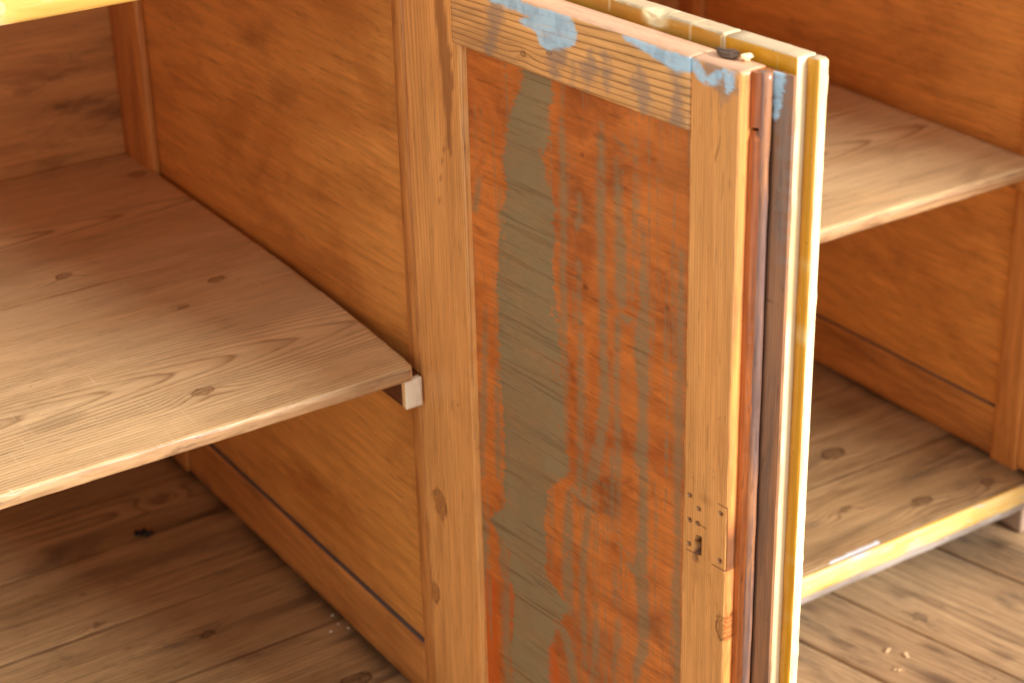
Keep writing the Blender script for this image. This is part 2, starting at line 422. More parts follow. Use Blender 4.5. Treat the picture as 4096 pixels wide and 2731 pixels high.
def paint(name, base, worn, chip, axis=0, worn_amt=.5, chip_amt=.3, rough=.33, seed=0, streak=None):
    s = NT(name)
    n1 = s.rng(s.noise(stretch(axis, 9, 60), 1., 5., .62, .5), .42, .66)
    n2 = s.rng(s.noise(stretch(axis, 26, 110), 1., 4., .6), .6, .68)
    br = s.noise(stretch(axis, 12, 700), 1., 2., .6)
    col = s.mix(s.m('MULTIPLY', n1, worn_amt), base, worn)
    col = s.mix(s.m('MULTIPLY', n2, chip_amt), col, chip)
    col = s.mix(s.rng(br, .3, .8, .16, 0.), col, (base[0]*.55, base[1]*.5, base[2]*.45, 1))
    sp = s.rng(s.noise((300, 300, 300), 1., 1.), .74, .78)
    col = s.mix(s.m('MULTIPLY', sp, .5), col, S(90, 66, 40))
    st = s.attr('stain_or_shade')
    col = s.mix(s.m('MINIMUM', st, 1.), col, chip)
    h = s.m('ADD', s.m('MULTIPLY', br, .5), s.m('MULTIPLY', n2, -.8))
    return s.finish(col, s.m('ADD', s.m('MULTIPLY', n1, .2), rough), h, .25, .0006)

M_shelf = wood('aged_pine_shelf', S(226, 194, 146), S(120, 80, 46), 0, 1., S(206, 162, 110), .55, (3, 12), .27, .36,
               knotc=S(140, 94, 56), grimec=S(156, 124, 90), grime=.55, grime_scale=(5, 11), scratch=.6, contrast=.5)
M_shelf_edge = wood('worn_shelf_edge', S(186, 146, 104), S(130, 90, 58), 0, .7, S(156, 112, 76), .6, (14, 60), .4, .42,
                    grimec=S(88, 62, 48), grime=.6, grime_scale=(18, 80))
M_base = wood('dirty_pine_base', S(182, 150, 108), S(94, 66, 40), 0, .9, S(142, 110, 72), .7, (3, 14), .38, .42,
              knotc=S(80, 56, 38), stainc=S(50, 40, 32), grimec=S(98, 82, 66), grime=.8, grime_scale=(6, 16), overlay=ov_white, contrast=.5)
M_ply_y = wood('shellac_veneer', S(222, 154, 78), S(182, 112, 46), 1, .35, S(174, 104, 42), .7, (4, 8), .28, .34,
               stainc=S(112, 62, 28), grimec=S(136, 78, 34), grime=.45, grime_scale=(7, 15), coat=.15, contrast=.2)
M_back = wood('back_veneer', S(208, 148, 86), S(158, 102, 52), 0, .3, S(168, 108, 56), .6, (4, 20), .25, .45,
              grimec=S(100, 58, 28), grime=.8, grime_scale=(7, 34))
M_post = wood('varnished_post', S(206, 140, 74), S(150, 90, 42), 2, .65, S(176, 108, 52), .55, (4, 30), .28, .4)
M_low_rail = wood('varnished_low_rail', S(204, 138, 72), S(142, 86, 40), 1, .55, S(158, 96, 46), .65, (5, 30), .28, .4,
                  grimec=S(104, 74, 54), grime=.55, grime_scale=(8, 26))
M_dust = wood('dusty_ledge', S(96, 82, 76), S(76, 64, 60), 1, .2, None, 0, (5, 30), .2, .85, grimec=S(130, 86, 52), grime=.45, grime_scale=(20, 60))
M_stile = wood('orange_pine_stile', S(224, 162, 94), S(168, 106, 54), 2, .8, S(198, 132, 70), .5, (4, 30), .27, .36,
               knotc=S(98, 50, 28), stainc=S(110, 56, 30), overlay=ov_blue, contrast=.5)
M_stile_edge = wood('orange_stile_edge', S(236, 150, 80), S(190, 104, 48), 2, .5, S(216, 128, 72), .6, (12, 60), .3, .28, grimec=S(130, 84, 74), grime=.55,
                    grime_scale=(12, 60))
M_rail = wood('orange_pine_rail', S(226, 172, 108), S(112, 72, 40), 0, 1., S(198, 138, 80), .45, (5, 30), .24, .4, grimec=S(138, 106, 80), grime=.65, grime_scale=(5, 26), overlay=ov_blue, contrast=.8)
M_bare = wood('bare_planed_pine', S(212, 166, 132), S(196, 146, 108), 0, .4, None, 0, (5, 30), .16, .6, grimec=S(166, 120, 90), grime=.35)
M_panel = wood('scraped_door_panel', S(204, 118, 50), S(156, 80, 30), 0, .3, S(154, 76, 26), .9, (9, 12), .28, .4,
               stainc=S(80, 40, 20), grimec=S(108, 48, 18), grime=.7, grime_scale=(14, 22), overlay=ov_olive, contrast=.3, bump=.4)
M_batten = wood('dark_stained_batten', S(96, 50, 26), S(62, 30, 16), 1, .5, rough=.5)
M_white = wood('raw_white_block', S(238, 224, 200), S(216, 192, 160), 2, .5, rough=.7, fibre=.16)
M_white_side = wood('raw_sawn_side', S(236, 196, 140), S(204, 150, 92), 1, .8, rough=.7, fibre=.4)
M_rebate = wood('old_red_varnish', S(150, 80, 36), S(92, 44, 20), 2, .5, S(196, 112, 54), .6, (8, 110), .45, .24, grimec=S(72, 40, 26), grime=.65,
                grime_scale=(8, 120), coat=.3)
M_bead = wood('purple_brown_bead', S(124, 96, 88), S(82, 60, 56), 2, .5, S(196, 130, 78), .7, (12, 130), .35, .26, stainc=S(34, 24, 24), grimec=S(66, 50, 50), grime=.7,
              grime_scale=(9, 90), coat=.25)
M_lip = wood('grimy_brown_lip', S(156, 108, 74), S(112, 76, 52), 2, .5, S(118, 88, 68), .7, (5, 60), .4, .36, stainc=S(40, 27, 22), grimec=S(80, 66, 60), grime=.55,  # the dark stain colour serves the painted crevice shade
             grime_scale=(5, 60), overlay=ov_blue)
M_mustard = paint('mustard_gloss', S(216, 152, 26), S(200, 138, 30), S(226, 196, 130), 2, .4, .3, .3)
M_mustard_h = paint('mustard_gloss_rail', S(196, 138, 46), S(176, 120, 42), S(226, 200, 150), 0, .6, .35, .3)
M_lit_cream = paint('worn_lit_cream_edge', S(250, 234, 194), S(242, 200, 108), S(232, 216, 204), 2, .5, .55, .4)  # pale for wear and for strong light, both put into the colour
M_cream_top = paint('worn_cream_top', S(200, 176, 140), S(186, 158, 118), S(226, 204, 160), 0, .6, .6, .5)
M_yellow = paint('yellow_rail_paint', S(226, 178, 92), S(206, 150, 66), S(230, 208, 160), 0, .9, .6, .34)
M_chipped = paint('chipped_yellow_lipping', S(246, 214, 140), S(240, 184, 76), S(206, 196, 190), 0, .8, .7, .4)
M_grey_rail = paint('flaking_grey_rail', S(176, 166, 158), S(130, 112, 98), S(226, 222, 220), 0, .8, .6, .6)
M_foot = wood('pale_foot', S(176, 150, 128), S(140, 112, 92), 2, .4, rough=.6)
M_floor = wood('old_floorboard', S(180, 148, 110), S(106, 80, 56), 0, .85, S(148, 116, 84), .65, (3, 14), .42, .62,
               knotc=S(74, 60, 52), grimec=S(84, 70, 60), grime=.9, grime_scale=(7, 22), contrast=.45, spec=.35)
M_sub = wood('under_floor', S(50, 40, 32), S(40, 32, 26), 0, .1, rough=.9)
M_crumb = wood('pale_crumb', S(236, 220, 200), S(220, 196, 170), 0, .1, rough=.8)
M_shaving = wood('pale_shaving', S(238, 206, 160), S(214, 172, 120), 0, .4, rough=.6)
M_bark = wood('dark_flake', S(88, 66, 52), S(54, 40, 34), 0, .5, rough=.8)
M_black = wood('black_curl', S(34, 26, 24), S(22, 17, 16), 0, .3, rough=.7)
M_screw = wood('painted_screw', S(206, 176, 120), S(170, 140, 90), 0, .1, rough=.4)

# ------------------------------------------------------------------ the setting: an old boarded floor
FZ = -.45
def tag(o, label, cat, group=None):
    o['label'] = label; o['category'] = cat
    if group:
        o['group'] = group
    return o
def empty(name, loc, parent=None, rz=0.):
    o = bpy.data.objects.new(name, None)
    o.empty_display_size = .05
    COL.objects.link(o)
    o.parent = parent; o.location = loc; o.rotation_euler = (0, 0, rz)
    return o

FLA = math.radians(-77.8)
floor = board('floor', (3.2, 3.0, .03), M_sub, None, (0, 0, 0), (0, 0, 0), r=.002, cell=(.5, .5, .03), wear=0)
ex, ey = Vector((math.cos(FLA), math.sin(FLA), 0)), Vector((-math.sin(FLA), math.cos(FLA), 0))
floor.location = ex*-1.6 + ey*-1.2 + Vector((0, 0, FZ-.0555))
floor.rotation_euler = (0, 0, FLA)
floor['kind'] = 'structure'
offs = [.4326, .5286, .683]
while offs[0] > -1.05: offs.insert(0, offs[0]-random.choice((.11, .125, .14)))
while offs[-1] < 1.65: offs.append(offs[-1]+random.choice((.11, .125, .14)))
for i, (a, b) in enumerate(zip(offs[:-1], offs[1:])):
    kn = [(random.uniform(.2, 3.), random.uniform(.02, b-a-.02), random.uniform(.005, .01)) for _ in range(5)]
    sd = 40+i
    near = .3 < a < .8
    def spots(P, sd=sd, w=b-a):
        n = np.clip(vnoise(np.stack([P[:, 0]*28, P[:, 1]*75, P[:, 2]*0], 1), sd)*1.4-.98, 0, .5)*2.2
        return dict(stain_or_shade=n)
    board('floor_board', (3.0, b-a-.0036, .022), M_floor, floor, (.1, 1.2+a, .0325), (0, 0, 0), r=.002,
          cell=(.012 if near else .04, .006 if near else .015, .02),
          field=combine(grain(0, random.uniform(-.02, .12), random.uniform(.03, .09), .006, random.uniform(-.02, .02), .004, kn, sd), spots), seed=sd)

# ------------------------------------------------------------------ the cabinet
CO = Vector((.035, .31, FZ))
cabinet = empty('cabinet', CO)
tag(cabinet, 'old two-bay wooden cabinet with shelves and its scraped doors standing open', 'cabinet')
def at(x, y, z):
    return Vector((x, y, z)) - CO
def wb(name, lo, hi, mat, parent=cabinet, **k):
    """board between two corners given in scene metres"""
    size = tuple(hi[i]-lo[i] for i in range(3))
    loc = at(*lo)
    if parent is not cabinet:
        p = parent
        while p is not cabinet:
            loc = loc - p.location; p = p.parent
    return board(name, size, mat, parent, loc, **k)

BZ = -.366
# back, sides, top
wb('back_panel', (-.71, .6325, BZ-.02), (.80, .6405, .42), M_back, cell=(.03, .01, .02), field=grain(0, .2, .25, .02, .03, .02, (), 3, across=2))
wb('top_board', (-.735, -.03, .4205), (.835, .655, .444), M_mustard_h, cell=(.04, .04, .02), r=.003)
def veneer(seed):
    return grain(1, .25, .12, .016, .12, .02, (), seed, across=2)
def blots(seed, amt=.8):
    def f(P):
        n = vnoise(np.stack([P[:, 0]*0, P[:, 1]*24, P[:, 2]*40], 1), seed)*.6 + vnoise(np.stack([P[:, 0]*0, P[:, 1]*90, P[:, 2]*130], 1), seed+2)*.5
        return dict(stain_or_shade=np.clip((n-.80)*4, 0, 1)*amt)
    return f
divider = wb('divider_panel', (.018, .029, BZ+.0003), (.050, .60, .40), M_ply_y, cell=(.03, .006, .006), field=combine(veneer(4), blots(8, .14)))
wb('front_post', (.011, .0125, -.40), (.058, .0305, .42), M_post, divider, cell=(.02, .01, .006), field=grain(2, .03, .05, .0035, .02, .003, (), 5, across=1), wear=.5)
wb('back_post', (.009, .556, BZ+.0003), (.0178, .632, .42), M_post, divider, cell=(.01, .02, .02), r=.0015, field=grain(2, .03, .05, .006, .02, .003, (), 6, across=1))
wb('bottom_rail', (.0128, .031, BZ+.0002), (.0235, .555, -.304), [M_low_rail, M_dust], divider, cell=(.01, .006, .006), face_mat={5: 1},
   field=grain(1, .06, .04, .005, .03, .004, (), 7, across=2), wear=.5, r=.0012)
side = wb('side_panel', (.779, .049, BZ+.0003), (.80, .60, .40), M_ply_y, cell=(.03, .008, .008), field=combine(veneer(14), blots(18, .14)))
wb('front_post', (.771, .0125, -.40), (.82, .0505, .42), M_post, side, cell=(.02, .01, .01), field=grain(2, .03, .05, .0045, .02, .003, (), 15, across=1))
wb('back_post', (.770, .586, BZ+.0003), (.7788, .632, .42), M_post, side, cell=(.01, .02, .03), field=grain(2, .03, .05, .006, .02, .003, (), 16, across=1))
wb('bottom_rail', (.7742, .051, BZ+.0002), (.785, .585, -.304), [M_low_rail, M_dust], side, cell=(.01, .008, .008), face_mat={5: 1},
   field=grain(1, .06, .04, .005, .03, .004, (), 17, across=2), r=.0012)
side2 = wb('side_panel', (-.72, .0125, BZ), (-.70, .632, .42), M_ply_y, cell=(.03, .03, .03), field=veneer(24))
def rail_stain(P):
    return dict(stain_or_shade=np.clip((vnoise(np.stack([P[:, 0]*40, P[:, 1]*0, P[:, 2]*120], 1), 3)-.8)*6, 0, .8))
rail = wb('front_rail', (-.70, -.006, .352), (.0095, .02, .42), M_yellow, cell=(.008, .01, .008), r=.002, wear=.7, field=rail_stain)
wb('front_rail', (.0595, .0125, .353), (.7695, .03, .42), M_yellow, cell=(.03, .01, .02), r=.002)

# base boards
def base(name, x0, x1, ys, knots, seed, spill_glint_poly=None):
    g = empty(name, at(x0, ys[0], BZ-.02), cabinet)
    for i, (a, b) in enumerate(zip(ys[:-1], ys[1:])):
        kn = [(kx/1000-x0, ky/1000-a, *kr) for kx, ky, *kr in knots if a < ky/1000 < b]
        fld = [grain(0, (b-a)*random.uniform(.2, .8), random.uniform(.03, .06), .0055, random.uniform(-.05, .05), .004, kn, seed+i)]
        def edge_dirt(P, L=x1-x0, sd=seed+i, w=b-a):
            n = vnoise(np.stack([P[:, 0]*30, P[:, 1]*30, P[:, 2]*0], 1), sd)
            e = np.exp(-np.maximum(L-.0095-P[:, 0], 0)/.014) + .4*np.exp(-P[:, 1]/.003) + .4*np.exp(-(w-P[:, 1])/.003)
            k = np.clip(vnoise(np.stack([P[:, 0]*5, P[:, 1]*55, P[:, 2]*0], 1), sd+3)*.7+vnoise(np.stack([P[:, 0]*14, P[:, 1]*120, P[:, 2]*0], 1), sd+4)*.5-.72, 0, 1)*2.4
            return dict(stain_or_shade=np.clip(e*(.35+n)-.12+k, 0, .8))
        fld.append(edge_dirt)
        if spill_glint_poly is not None and i == 0:
            fld.append(lambda P: dict(paint=poly_sdf((P[:, 0]+x0)*1000, (P[:, 1]+ys[0])*1000, [spill_glint_poly])))
        else:
            fld.append(lambda P: dict(paint=np.full(len(P), -50.)))
        wb('plank', (x0, a, BZ-.02-.0003*i), (x1, b+.0008, BZ-.0003*i), M_base, g, cell=(.006, .005, .02), field=combine(*fld), r=.0006, seed=seed+i)
    return g
base('base_board', -.699, .0220, [-.011, .083, .197, .318, .455, .556, .630],
     [(-40, 520, .007, 2.5), (-194, 330, .004, 1.5), (-26, 97, .009, 2.5), (-110, 250, .005, 1.8)], 60)
base('base_board', .0440, .7840, [-.011, .115, .27, .45, .630],
     [(641, 24, .009), (634, 160, .011), (730, 12, .006), (560, 60, .005)], 80, [(470, -16), (545, -14), (545, -6), (475, -9)])
wb('base_lipping', (-.70, -.0185, -.3895), (.81, -.0115, -.3662), M_chipped, cell=(.006, .004, .005), r=.0015, wear=.8,
   field=lambda P: dict(stain_or_shade=np.clip((vnoise(np.stack([P[:, 0]*26, P[:, 1]*0, P[:, 2]*140], 1), 5)-.66)*5, 0, 1)))
wb('base_rail', (-.70, -.0145, -.4008), (.81, .02, -.3900), M_grey_rail, cell=(.01, .01, .006), r=.0012, wear=.6)
for (x, y) in ((.783, .004), (.005, -.004), (-.715, -.004), (.772, .57), (.005, .57), (-.715, .57)):
    wb('foot', (x, y, FZ), (x+.05, y+.05, -.4012), M_foot, cell=(.01, .01, .01), r=.003)

# shelves
def shelf_field(x0, y0, knots, t0, w0, sp, tp, sd, cv=0.):
    kn = [(kx/1000-x0, ky/1000-y0, *r) for kx, ky, *r in knots]
    g = grain(0, t0, w0, sp, tp, .0035, kn, sd, curve=cv)
    def grime(P):
        n = vnoise(np.stack([P[:, 0]*9, P[:, 1]*30, P[:, 2]*0], 1), sd+9)
        return dict(stain_or_shade=np.clip((n-.8)*2.2, 0, .3))
    return combine(g, grime)
sh = empty('shelf', at(-.69, 0, -.0125), cabinet)
def skew(V):
    V = V.copy(); L = .69
    V[:, 0] += (V[:, 0] > L*.5)*(.0125*(1-(1-np.clip(V[:, 1]/.32, 0, 1))**2) - .0005 - .004*np.clip(1-V[:, 1]/.008, 0, 1)**2)
    V[:, 2] -= .0005*np.sin(np.clip(V[:, 1]/.32, 0, 1)*math.pi)
    return V
fp = wb('plank', (-.69, 0, -.0125), (0, .3200, 0), [M_shelf, M_shelf_edge], sh, cell=(.005, .004, .006), r=.0016, deform=skew, face_mat={2: 1}, wear=.4,
   field=shelf_field(-.69, 0, [(-167, 65, .0068, 2.6), (-68, 263, .0055, 1.6), (-119, 226, .003, .8)], .108, .015, .0042, -.070, 31), seed=5)
wb('plank', (-.69, .3170, -.0127), (.0108, .6305, -.0002), [M_shelf, M_shelf_edge], sh, cell=(.006, .005, .006), r=.0005, wear=.2,
   field=shelf_field(-.69, .3195, [(-170, 358, .006, 2.6), (-6, 564, .008, 2.), (-240, 480, .004, 1.)], .15, .012, .0042, -.05, 37), seed=6)
sh2 = empty('shelf', at(.061, .016, -.0135), cabinet)
wb('plank', (.061, .016, -.0135), (.7715, .26, 0), [M_shelf, M_shelf_edge], sh2, cell=(.008, .006, .006), r=.0022, face_mat={2: 1}, wear=.5,
   field=shelf_field(.061, .016, [(520, 120, .006, 1.6)], .16, .0, .0042, -.05, 41), seed=7)
wb('plank', (.061, .2575, -.0137), (.7715, .6305, -.0002), [M_shelf, M_shelf_edge], sh2, cell=(.01, .008, .006), r=.0005,
   field=shelf_field(.061, .261, [(600, 400, .007, 1.6)], .16, -.05, .006, -.05, 43), seed=8)
wb('shelf_batten', (-.004, .0118, -.0455), (.0108, .5555, -.0138), M_batten, cell=(.006, .02, .006), field=grain(1, .01, .03, .004, 0, .002, (), 45, across=2))
wb('shelf_batten', (.757, .022, -.034), (.7708, .6, -.0148), M_post, cell=(.01, .02, .01), field=grain(1, .01, .03, .004, 0, .002, (), 46, across=2))
blk = wb('packing_block', (-.0090, .0035, -.0400), (.0075, .0100, -.0132), [M_white, M_white_side], cell=(.003, .003, .003), r=.0005, face_mat={0: 1}, wear=.6,
         wear_scale=300, field=grain(1, .01, .03, .0016, 0, .001, (), 47, across=2))
blk['label'] = 'raw white wooden block packed under the shelf end'

# ------------------------------------------------------------------ doors
TH = math.radians(4.5)
DZ = -.362
DH = .704
def door_root(hx, hy):
    return empty('door', at(hx, hy, DZ), cabinet, TH-math.pi/2)

def extrude(name, prof, z0, z1, mat, parent, step=.006, jit=.0003, seed=1., smooth=False, top_cap=True, field=None, taper_top=0.):
    """a closed profile of (u, v) points drawn up the door from z0 to z1"""
    n = max(1, int(round((z1-z0)/step)))
    Z = np.linspace(z0, z1, n+1)
    pr = np.array(prof)
    m_ = len(pr)
    rows = []
    for z in Z:
        q = np.stack([pr[:, 0], pr[:, 1], np.full(m_, z)], 1)
        nn = vnoise(np.stack([pr[:, 0]*400, pr[:, 1]*400, np.full(m_, z*45)], 1), seed)-.5
        n2 = vnoise(np.stack([pr[:, 0]*400, pr[:, 1]*400, np.full(m_, z*150)], 1), seed+4)-.5
        q[:, 0] += (nn*2+n2)*jit
        q[:, 1] += (nn-n2)*jit*.6
        if taper_top:
            k = max(0., 1-(z1-z)/taper_top)
            c = pr.mean(0)
            q[:, :2] += (c-q[:, :2])*.35*k*k
        rows.append(q)
    V = np.concatenate(rows)
    F = []
    for i in range(n):
        for j in range(m_):
            k = (j+1) % m_
            F.append((i*m_+j, i*m_+k, (i+1)*m_+k, (i+1)*m_+j))
    me = bpy.data.meshes.new(name)
    me.from_pydata(V.tolist(), [], F + [tuple(range(m_-1, -1, -1)), tuple(range(n*m_, n*m_+m_))])
    me.materials.append(mat)
    me.polygons.foreach_set('use_smooth', np.array([smooth]*len(F)+[False, False]))
    P = V.copy()
    f = grain(2, .0, .02, .0022, 0, .002, (), seed, across=0)(P)
    for k, v in f.items():
        set_attr(me, k, v)
    if field:
        for k, v in field(P).items():
            set_attr(me, k, v)
    me.update()
    return link(name, me, parent)

NOP = lambda P: dict(paint=np.full(len(P), -50.), grey=np.full(len(P), -50.))
def rail_paint(u0, z0):
    return lambda P: dict(paint=poly_sdf((P[:, 0]+u0)*1000, (P[:, 2]+z0)*1000, BLUE), grey=stroke_sdf((P[:, 0]+u0)*1000, (P[:, 2]+z0)*1000, GREY))

def scraped_door(hx, hy):
    d = door_root(hx, hy)
    # hinge stile
    def lstain(P):
        a, b = P[:, 0]*1000, P[:, 2]*1000
        m_ = np.clip((poly_sdf(a, b, [[(43, 704), (56, 704), (60, 660), (66, 622), (62, 600), (59, 560), (55, 570), (53, 603), (47, 665)]])+1)*.6, 0, .62)
        m_ = np.maximum(m_, line_mask(a, b, [[(66, 650), (60, 600), (45, 545), (38, 500)]], .45)*.5)
        return dict(stain_or_shade=m_)
    def chips(P, V):
        V = V.copy()
        e = (P[:, 0] < .004) & (P[:, 1] < .004)
        c = np.clip(vnoise(np.stack([P[:, 2]*22, P[:, 2]*0, P[:, 2]*0], 1), 3)-.55, 0, 1)*.006
        V[e, 0] += c[e]
        return V
    board('stile', (.0755, .0235, DH), M_stile, d, r=.0012, cell=(.003, .012, .005), wear=.6,
          field=combine(grain(2, -.02, .045, .0026, .015, .0022, [(.229, .023, .009, 3.), (.1316, .008, .007, 2.2)], 51, across=0), lstain, NOP), height=chips)
    # meeting stile with lock marks
    u0 = .3285
    def lock(P, V):
        V = V.copy()
        a, b = (P[:, 0]+u0)*1000, P[:, 2]*1000
        front = P[:, 1] < 1e-5
        dep = np.zeros(len(P))
        for (ha, hb) in HOLES:
            dd = np.hypot(a-ha, b-hb)
            dep = np.maximum(dep, np.clip((1.75-dd)/.5, 0, 1)*.007)
        sd = poly_sdf(a, b, [SLOT])
        dep = np.maximum(dep, np.clip((sd+.2)/.6, 0, 1)*.012)
        # worn dish below the slot, plate outline pressed in
        dd = np.hypot((a-343)/3.2, (b-331.5)/3.)
        dep = np.maximum(dep, np.clip(1-dd, 0, 1)*.002)
        dep = np.maximum(dep, line_mask(a, b, LINES, .5)*.0009)
        V[front, 1] += dep[front]
        return V
    def marks(P):
        a, b = (P[:, 0]+u0)*1000, P[:, 2]*1000
        m_ = line_mask(a, b, LINES, .55)*.75
        m_ = np.maximum(m_, line_mask(a, b, [[(352.9, 444), (352.9, 427)], [(329.5, 468), (333, 465)], [(357, 655), (353.5, 640)]], .7)*.6)
        for (ha, hb) in HOLES:
            m_ = np.maximum(m_, np.clip((2.4-np.hypot(a-ha, b-hb))/.8, 0, 1)*.85)
        hole_shade = np.clip((poly_sdf(a, b, [SLOT])+.5)/.8, 0, 1)  # painted depth shade for the keyhole slot and the holes
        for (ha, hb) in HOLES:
            hole_shade = np.maximum(hole_shade, np.clip((1.7-np.hypot(a-ha, b-hb))/.6, 0, 1)*.9)
        m_ = np.maximum(m_, np.clip((poly_sdf(a, b, [SLOT])+.9)/1., 0, 1)*.95)
        m_ = np.maximum(m_, np.clip(1.3-np.hypot((a-343)/4., (b-331)/4.), 0, 1)*.75)
        m_ = np.maximum(m_, np.clip(1-np.hypot((a-352)/9., (b-384)/6.), 0, 1)*.35)
        m_ = np.maximum(m_, np.clip(1-np.hypot((a-344)/8., (b-318)/10.), 0, 1)*.25)
        return dict(stain_or_shade=m_, hole_shade=hole_shade)
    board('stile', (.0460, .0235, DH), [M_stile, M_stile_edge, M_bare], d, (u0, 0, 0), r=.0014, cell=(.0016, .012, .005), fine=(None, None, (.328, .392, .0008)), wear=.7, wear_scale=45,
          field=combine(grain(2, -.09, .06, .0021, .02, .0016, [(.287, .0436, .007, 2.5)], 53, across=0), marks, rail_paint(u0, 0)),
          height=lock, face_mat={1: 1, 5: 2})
    rl = board('rail', (.2629, .0236, .0512), [M_rail, M_bare], d, (.0656, -.0005, DH-.0514), r=.0013, cell=(.0022, .012, .0016), wear=.5,
          field=combine(grain(0, .075, .028, .0041, .05, .0015, [(.088, .012, .0025, .8), (.118, .02, .002, .5)], 55, across=2), rail_paint(.0656, DH-.0514)), face_mat={5: 1})
    board('rail', (.253, .0235, .06), M_rail, d, (.0755, 0, 0), r=.0013, cell=(.01, .012, .01), field=combine(grain(0, .02, .05, .004, .03, .002, (), 56, across=2), NOP))
    pz = .056
    def pf(P):
        a, b = (P[:, 0]+.0735)*1000, (P[:, 2]+pz)*1000
        m_ = np.zeros(len(P))
        for (x, y, r_) in ((213.6, 499.6, 2.6), (302.7, 514.4, 2.2), (208.1, 468.9, 1.8), (211.1, 601.8, 1.6), (206, 505, 3.)):
            m_ = np.maximum(m_, np.clip(1.3-np.hypot((a-x)/r_/1.3, (b-y)/r_), 0, 1)*.8)
        red = np.clip(1.1-np.hypot((a-312)/32, (b-600)/55), 0, 1)*vnoise(np.stack([a*.03, b*.09, b*0], 1), 4)*.75
        sd_, wd_ = stroke_sdf(a, b, STREAKS, True)
        return dict(paint=sd_, paint_width=wd_, deep=stroke_sdf(a, b, DEEP), stain_or_shade=np.maximum(m_, red))
    board('panel', (.257, .007, .6), M_panel, d, (.0735, .0062, pz), r=.0008, cell=(.002, .007, .0022), wear=0,
          field=combine(grain(0, .3, .09, .011, .12, .012, (), 57, across=2), pf))
    # stepped meeting edge: varnished rebate, bead and outer lip
    reb = [(.371, .0085), (.3790, .0088), (.3826, .0112), (.3830, .0222), (.371, .0222)]
    extrude('rebate_strip', reb, 0, .6640, M_rebate, d, jit=.0006, seed=3, taper_top=.004)
    extrude('rebate_strip', [(u, v+.0004) for u, v in reb], .6668, DH-.001, M_rebate, d, jit=.0003, seed=8)
    bead = [(.3815+.0046*math.cos(t), .0152+.0040*math.sin(t)) for t in np.linspace(0, 2*math.pi, 15)[:-1]]
    extrude('bead', bead, 0, DH-.0006, M_bead, d, jit=.0005, seed=4, smooth=True)
    lip_paint_shade = lambda P: dict(stain_or_shade=np.clip((.3866-P[:, 0])/.001, 0, .75), paint=poly_sdf(P[:, 0]*1000, P[:, 2]*1000, [[(384, 706), (392, 706), (390, 690), (387, 672), (385, 690)]]),  # first term paints the shade of the crevice between bead and lip
                               grey=stroke_sdf(P[:, 0]*1000, P[:, 2]*1000, [[(393, 705, 6), (394, 640, 5), (396, 560, 2)]]))
    lipp = [(.371, .0188)] + [(.3848+.0142*k/6, .0193+.0029*k/6) for k in range(7)] + [(.399, .0246), (.371, .0246)]
    extrude('outer_lip', lipp, 0, DH-.0012, M_lip, d, step=.004, jit=.00022, seed=6, field=lip_paint_shade)
    return d

doorA = scraped_door(.010, .012)
doorA['label'] = 'pine door with grey-green scraped streaks and blue paint remnants'

def copy_tree(o, parent):
    c = o.copy(); COL.objects.link(c); c.parent = parent
    for ch in list(o.children):
        copy_tree(ch, c)
    return c
doorC = copy_tree(doorA, cabinet)
doorC.location = at(.772, .012, DZ)
doorC['label'] = 'pine door on the far right post, mostly out of view'

doorB = door_root(.010, .012)
doorB['label'] = 'mustard yellow door with worn, brightly lit cream edge behind the scraped door'
BT = .713
fm = {1: 1, 5: 2}
mats_b = [M_mustard, M_lit_cream, M_cream_top]
def bstain(P):
    n = vnoise(np.stack([P[:, 1]*300, P[:, 1]*0, P[:, 2]*40], 1), 7)
    return dict(stain_or_shade=np.clip((n-.82)*6, 0, .8))
board('stile', (.066, .017, BT), mats_b, doorB, (.3298, .0281, 0), r=.0016, cell=(.01, .006, .006), wear=.8, wear_scale=50, face_mat=fm, seed=11, field=bstain)
board('edge_lip', (.0115, .0095, BT-.0006), mats_b, doorB, (.3960, .0357, 0), r=.0018, cell=(.005, .004, .006), wear=.8, wear_scale=50, face_mat=fm, seed=12, field=bstain)
def wound(P, V):
    V = V.copy()
    k = np.clip(1.2-np.hypot((P[:, 0]-.197)/.011, (P[:, 1]-.001)/.009), 0, 1)*(P[:, 2] > .052)
    V[:, 2] -= k*.0045*(.4+vnoise(P*np.array((900, 300, 100)), 4))
    V[:, 1] += k*.002
    return V
def wound_mark(P):
    k = np.clip(1.3-np.hypot((P[:, 0]-.197)/.012, (P[:, 1]-.001)/.010), 0, 1)*np.clip((P[:, 2]-.05)/.006, 0, 1)
    drip = np.zeros(len(P))
    for x, l in ((.232, .014), (.205, .008), (.262, .02), (.15, .01)):
        drip = np.maximum(drip, (np.abs(P[:, 0]-x) < .0012)*np.clip((P[:, 2]-(.06-l))/.004, 0, 1)*.7)
    return dict(stain_or_shade=np.maximum(np.clip(k*2, 0, 1), drip))
board('rail', (.2638, .017, .06), [M_mustard_h, M_lit_cream, M_cream_top], doorB, (.0655, .0281, BT-.0602), r=.0018, cell=(.002, .003, .004), wear=1., wear_scale=60, face_mat=fm, seed=13,
      height=wound, field=wound_mark)
board('rail', (.2638, .017, .06), [M_mustard_h, M_lit_cream, M_cream_top], doorB, (.0655, .0281, 0), r=.0016, cell=(.02, .01, .02), face_mat=fm, seed=14)
board('stile', (.065, .017, BT), mats_b, doorB, (0, .0281, 0), r=.0016, cell=(.02, .01, .02), face_mat=fm, seed=15)
board('panel', (.27, .008, .6), M_mustard, doorB, (.062, .033, .056), r=.0008, cell=(.03, .008, .03), wear=0)

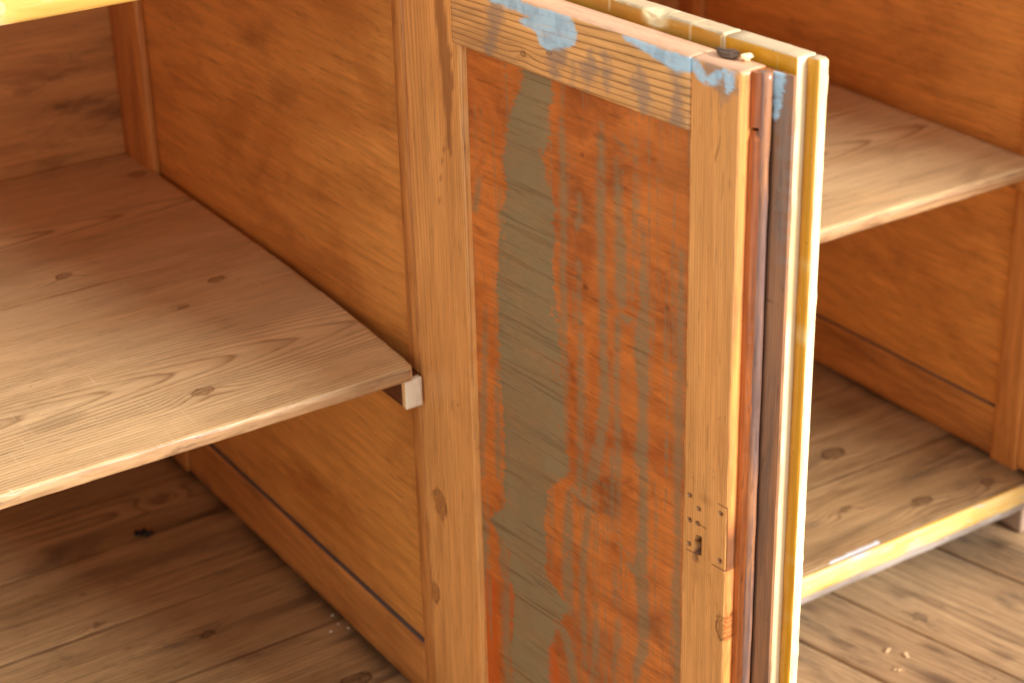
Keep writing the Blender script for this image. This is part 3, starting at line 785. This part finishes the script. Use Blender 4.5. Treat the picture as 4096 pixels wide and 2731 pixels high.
# a screw head in the top rail
def disc(name, r, h, mat, parent, loc, rot):
    n = 20
    V = []
    for k, (rr, z) in enumerate(((r, 0), (r, h*.6), (r*.8, h), (r*.16, h))):
        for j in range(n):
            t = 2*math.pi*j/n
            V.append((rr*math.cos(t), rr*math.sin(t), z))
    F = []
    for k in range(3):
        for j in range(n):
            F.append((k*n+j, k*n+(j+1) % n, (k+1)*n+(j+1) % n, (k+1)*n+j))
    F.append(tuple(range(3*n, 4*n)))
    me = bpy.data.meshes.new(name); me.from_pydata(V, [], F); me.materials.append(mat); me.update()
    return link(name, me, parent, loc, rot)
disc('screw', .0055, .0012, M_screw, rail, (.389, -.0002, .0125), (math.pi/2, 0, 0))

# ------------------------------------------------------------------ small loose things
def lump(name, loc, size, mat, seed, label, cat, group=None, rz=0.):
    n, m_ = 8, 6
    V, F = [], []
    for i in range(m_+1):
        for j in range(n):
            a, b = math.pi*i/m_, 2*math.pi*j/n
            V.append((math.sin(a)*math.cos(b), math.sin(a)*math.sin(b), -math.cos(a)))
    V = np.array(V)
    k = .4 + 1.2*vnoise(V*2.3, seed)
    V = V*k[:, None]*np.array(size)
    V[:, 2] -= V[:, 2].min()
    for i in range(m_):
        for j in range(n):
            F.append((i*n+j, i*n+(j+1) % n, (i+1)*n+(j+1) % n, (i+1)*n+j))
    me = bpy.data.meshes.new(name); me.from_pydata(V.tolist(), [], F); me.materials.append(mat); me.validate(); me.update()
    o = link(name, me, None, loc, (0, 0, rz))
    return tag(o, label, cat, group)
def curl(name, loc, rad, turn, width, mat, rz, label, cat, group=None, lift=.0, thick=.0006):
    n = 14
    V, F = [], []
    for i in range(n+1):
        t = turn*(i/n-.5)
        rr = rad*(1+.15*math.sin(i))
        for s_ in (0, 1):
            for o_ in (0, thick):
                w = width*(.5+.5*math.sin(math.pi*(i+1)/(n+2)))
                V.append(((rr-o_)*math.sin(t), (rr-o_)*math.cos(t)-rad, s_*w + lift*i/n))
    for i in range(n):
        a, b = i*4, (i+1)*4
        for p, q in ((0, 1), (1, 3), (3, 2), (2, 0)):
            F.append((a+p, a+q, b+q, b+p))
    F += [(0, 2, 3, 1), (n*4, n*4+1, n*4+3, n*4+2)]
    me = bpy.data.meshes.new(name); me.from_pydata(V, [], F); me.materials.append(mat); me.update()
    o = link(name, me, None, loc, (0, 0, rz))
    return tag(o, label, cat, group)

def on_door(u, v, z):
    return (.010 + u*math.sin(TH) + v*math.cos(TH), .012 - u*math.cos(TH) + v*math.sin(TH), z)
lump('bark_flake', on_door(.345, .0165, .3421), (.010, .0045, .0022), M_bark, 3, 'small dark bark flake lying on top edge of the scraped door', 'flake', rz=-1.5)
lump('wood_chip', on_door(.3595, .019, .3421), (.0042, .003, .0024), M_shaving, 5, 'tiny pale chip beside the bark flake on the door top', 'chip')
curl('black_curl', (-.086, .462, BZ+.0005), .016, 1.3, .006, M_black, -.6, 'curled black scrap lying on the cabinet base under the left shelf', 'scrap', thick=.004)
CR = 'tiny pale crumbs on the cabinet base along the divider'
for i, (x, y) in enumerate(((.006, .205), (.003, .188), (.008, .176), (-.009, .181))):
    lump('crumb', (x, y, BZ+.0002), (.0012, .0010, .0007), M_crumb, 10+i, 'tiny pale crumb on the cabinet base along the divider', 'crumb', CR, rz=i)
for i, (x, y, rz) in enumerate(((.503, -.075, .4), (.512, -.092, 1.2), (.488, -.108, 2.4))):
    curl('wood_shaving', (x, y, FZ+.0005), .010, 1.0, .0016, M_shaving, rz,
         ['pale wood shaving on the floorboards nearest the cabinet', 'pale wood shaving, middle one of three on the floorboards', 'pale wood shaving farthest out on the floorboards'][i], 'shaving', 'wood shavings on the floor')
lump('crumb', (-.0055, .036, -.0225), (.0018, .0022, .0016), M_shaving, 31, 'pale sawdust crumb stuck on the dark shelf batten beside the white block', 'crumb')
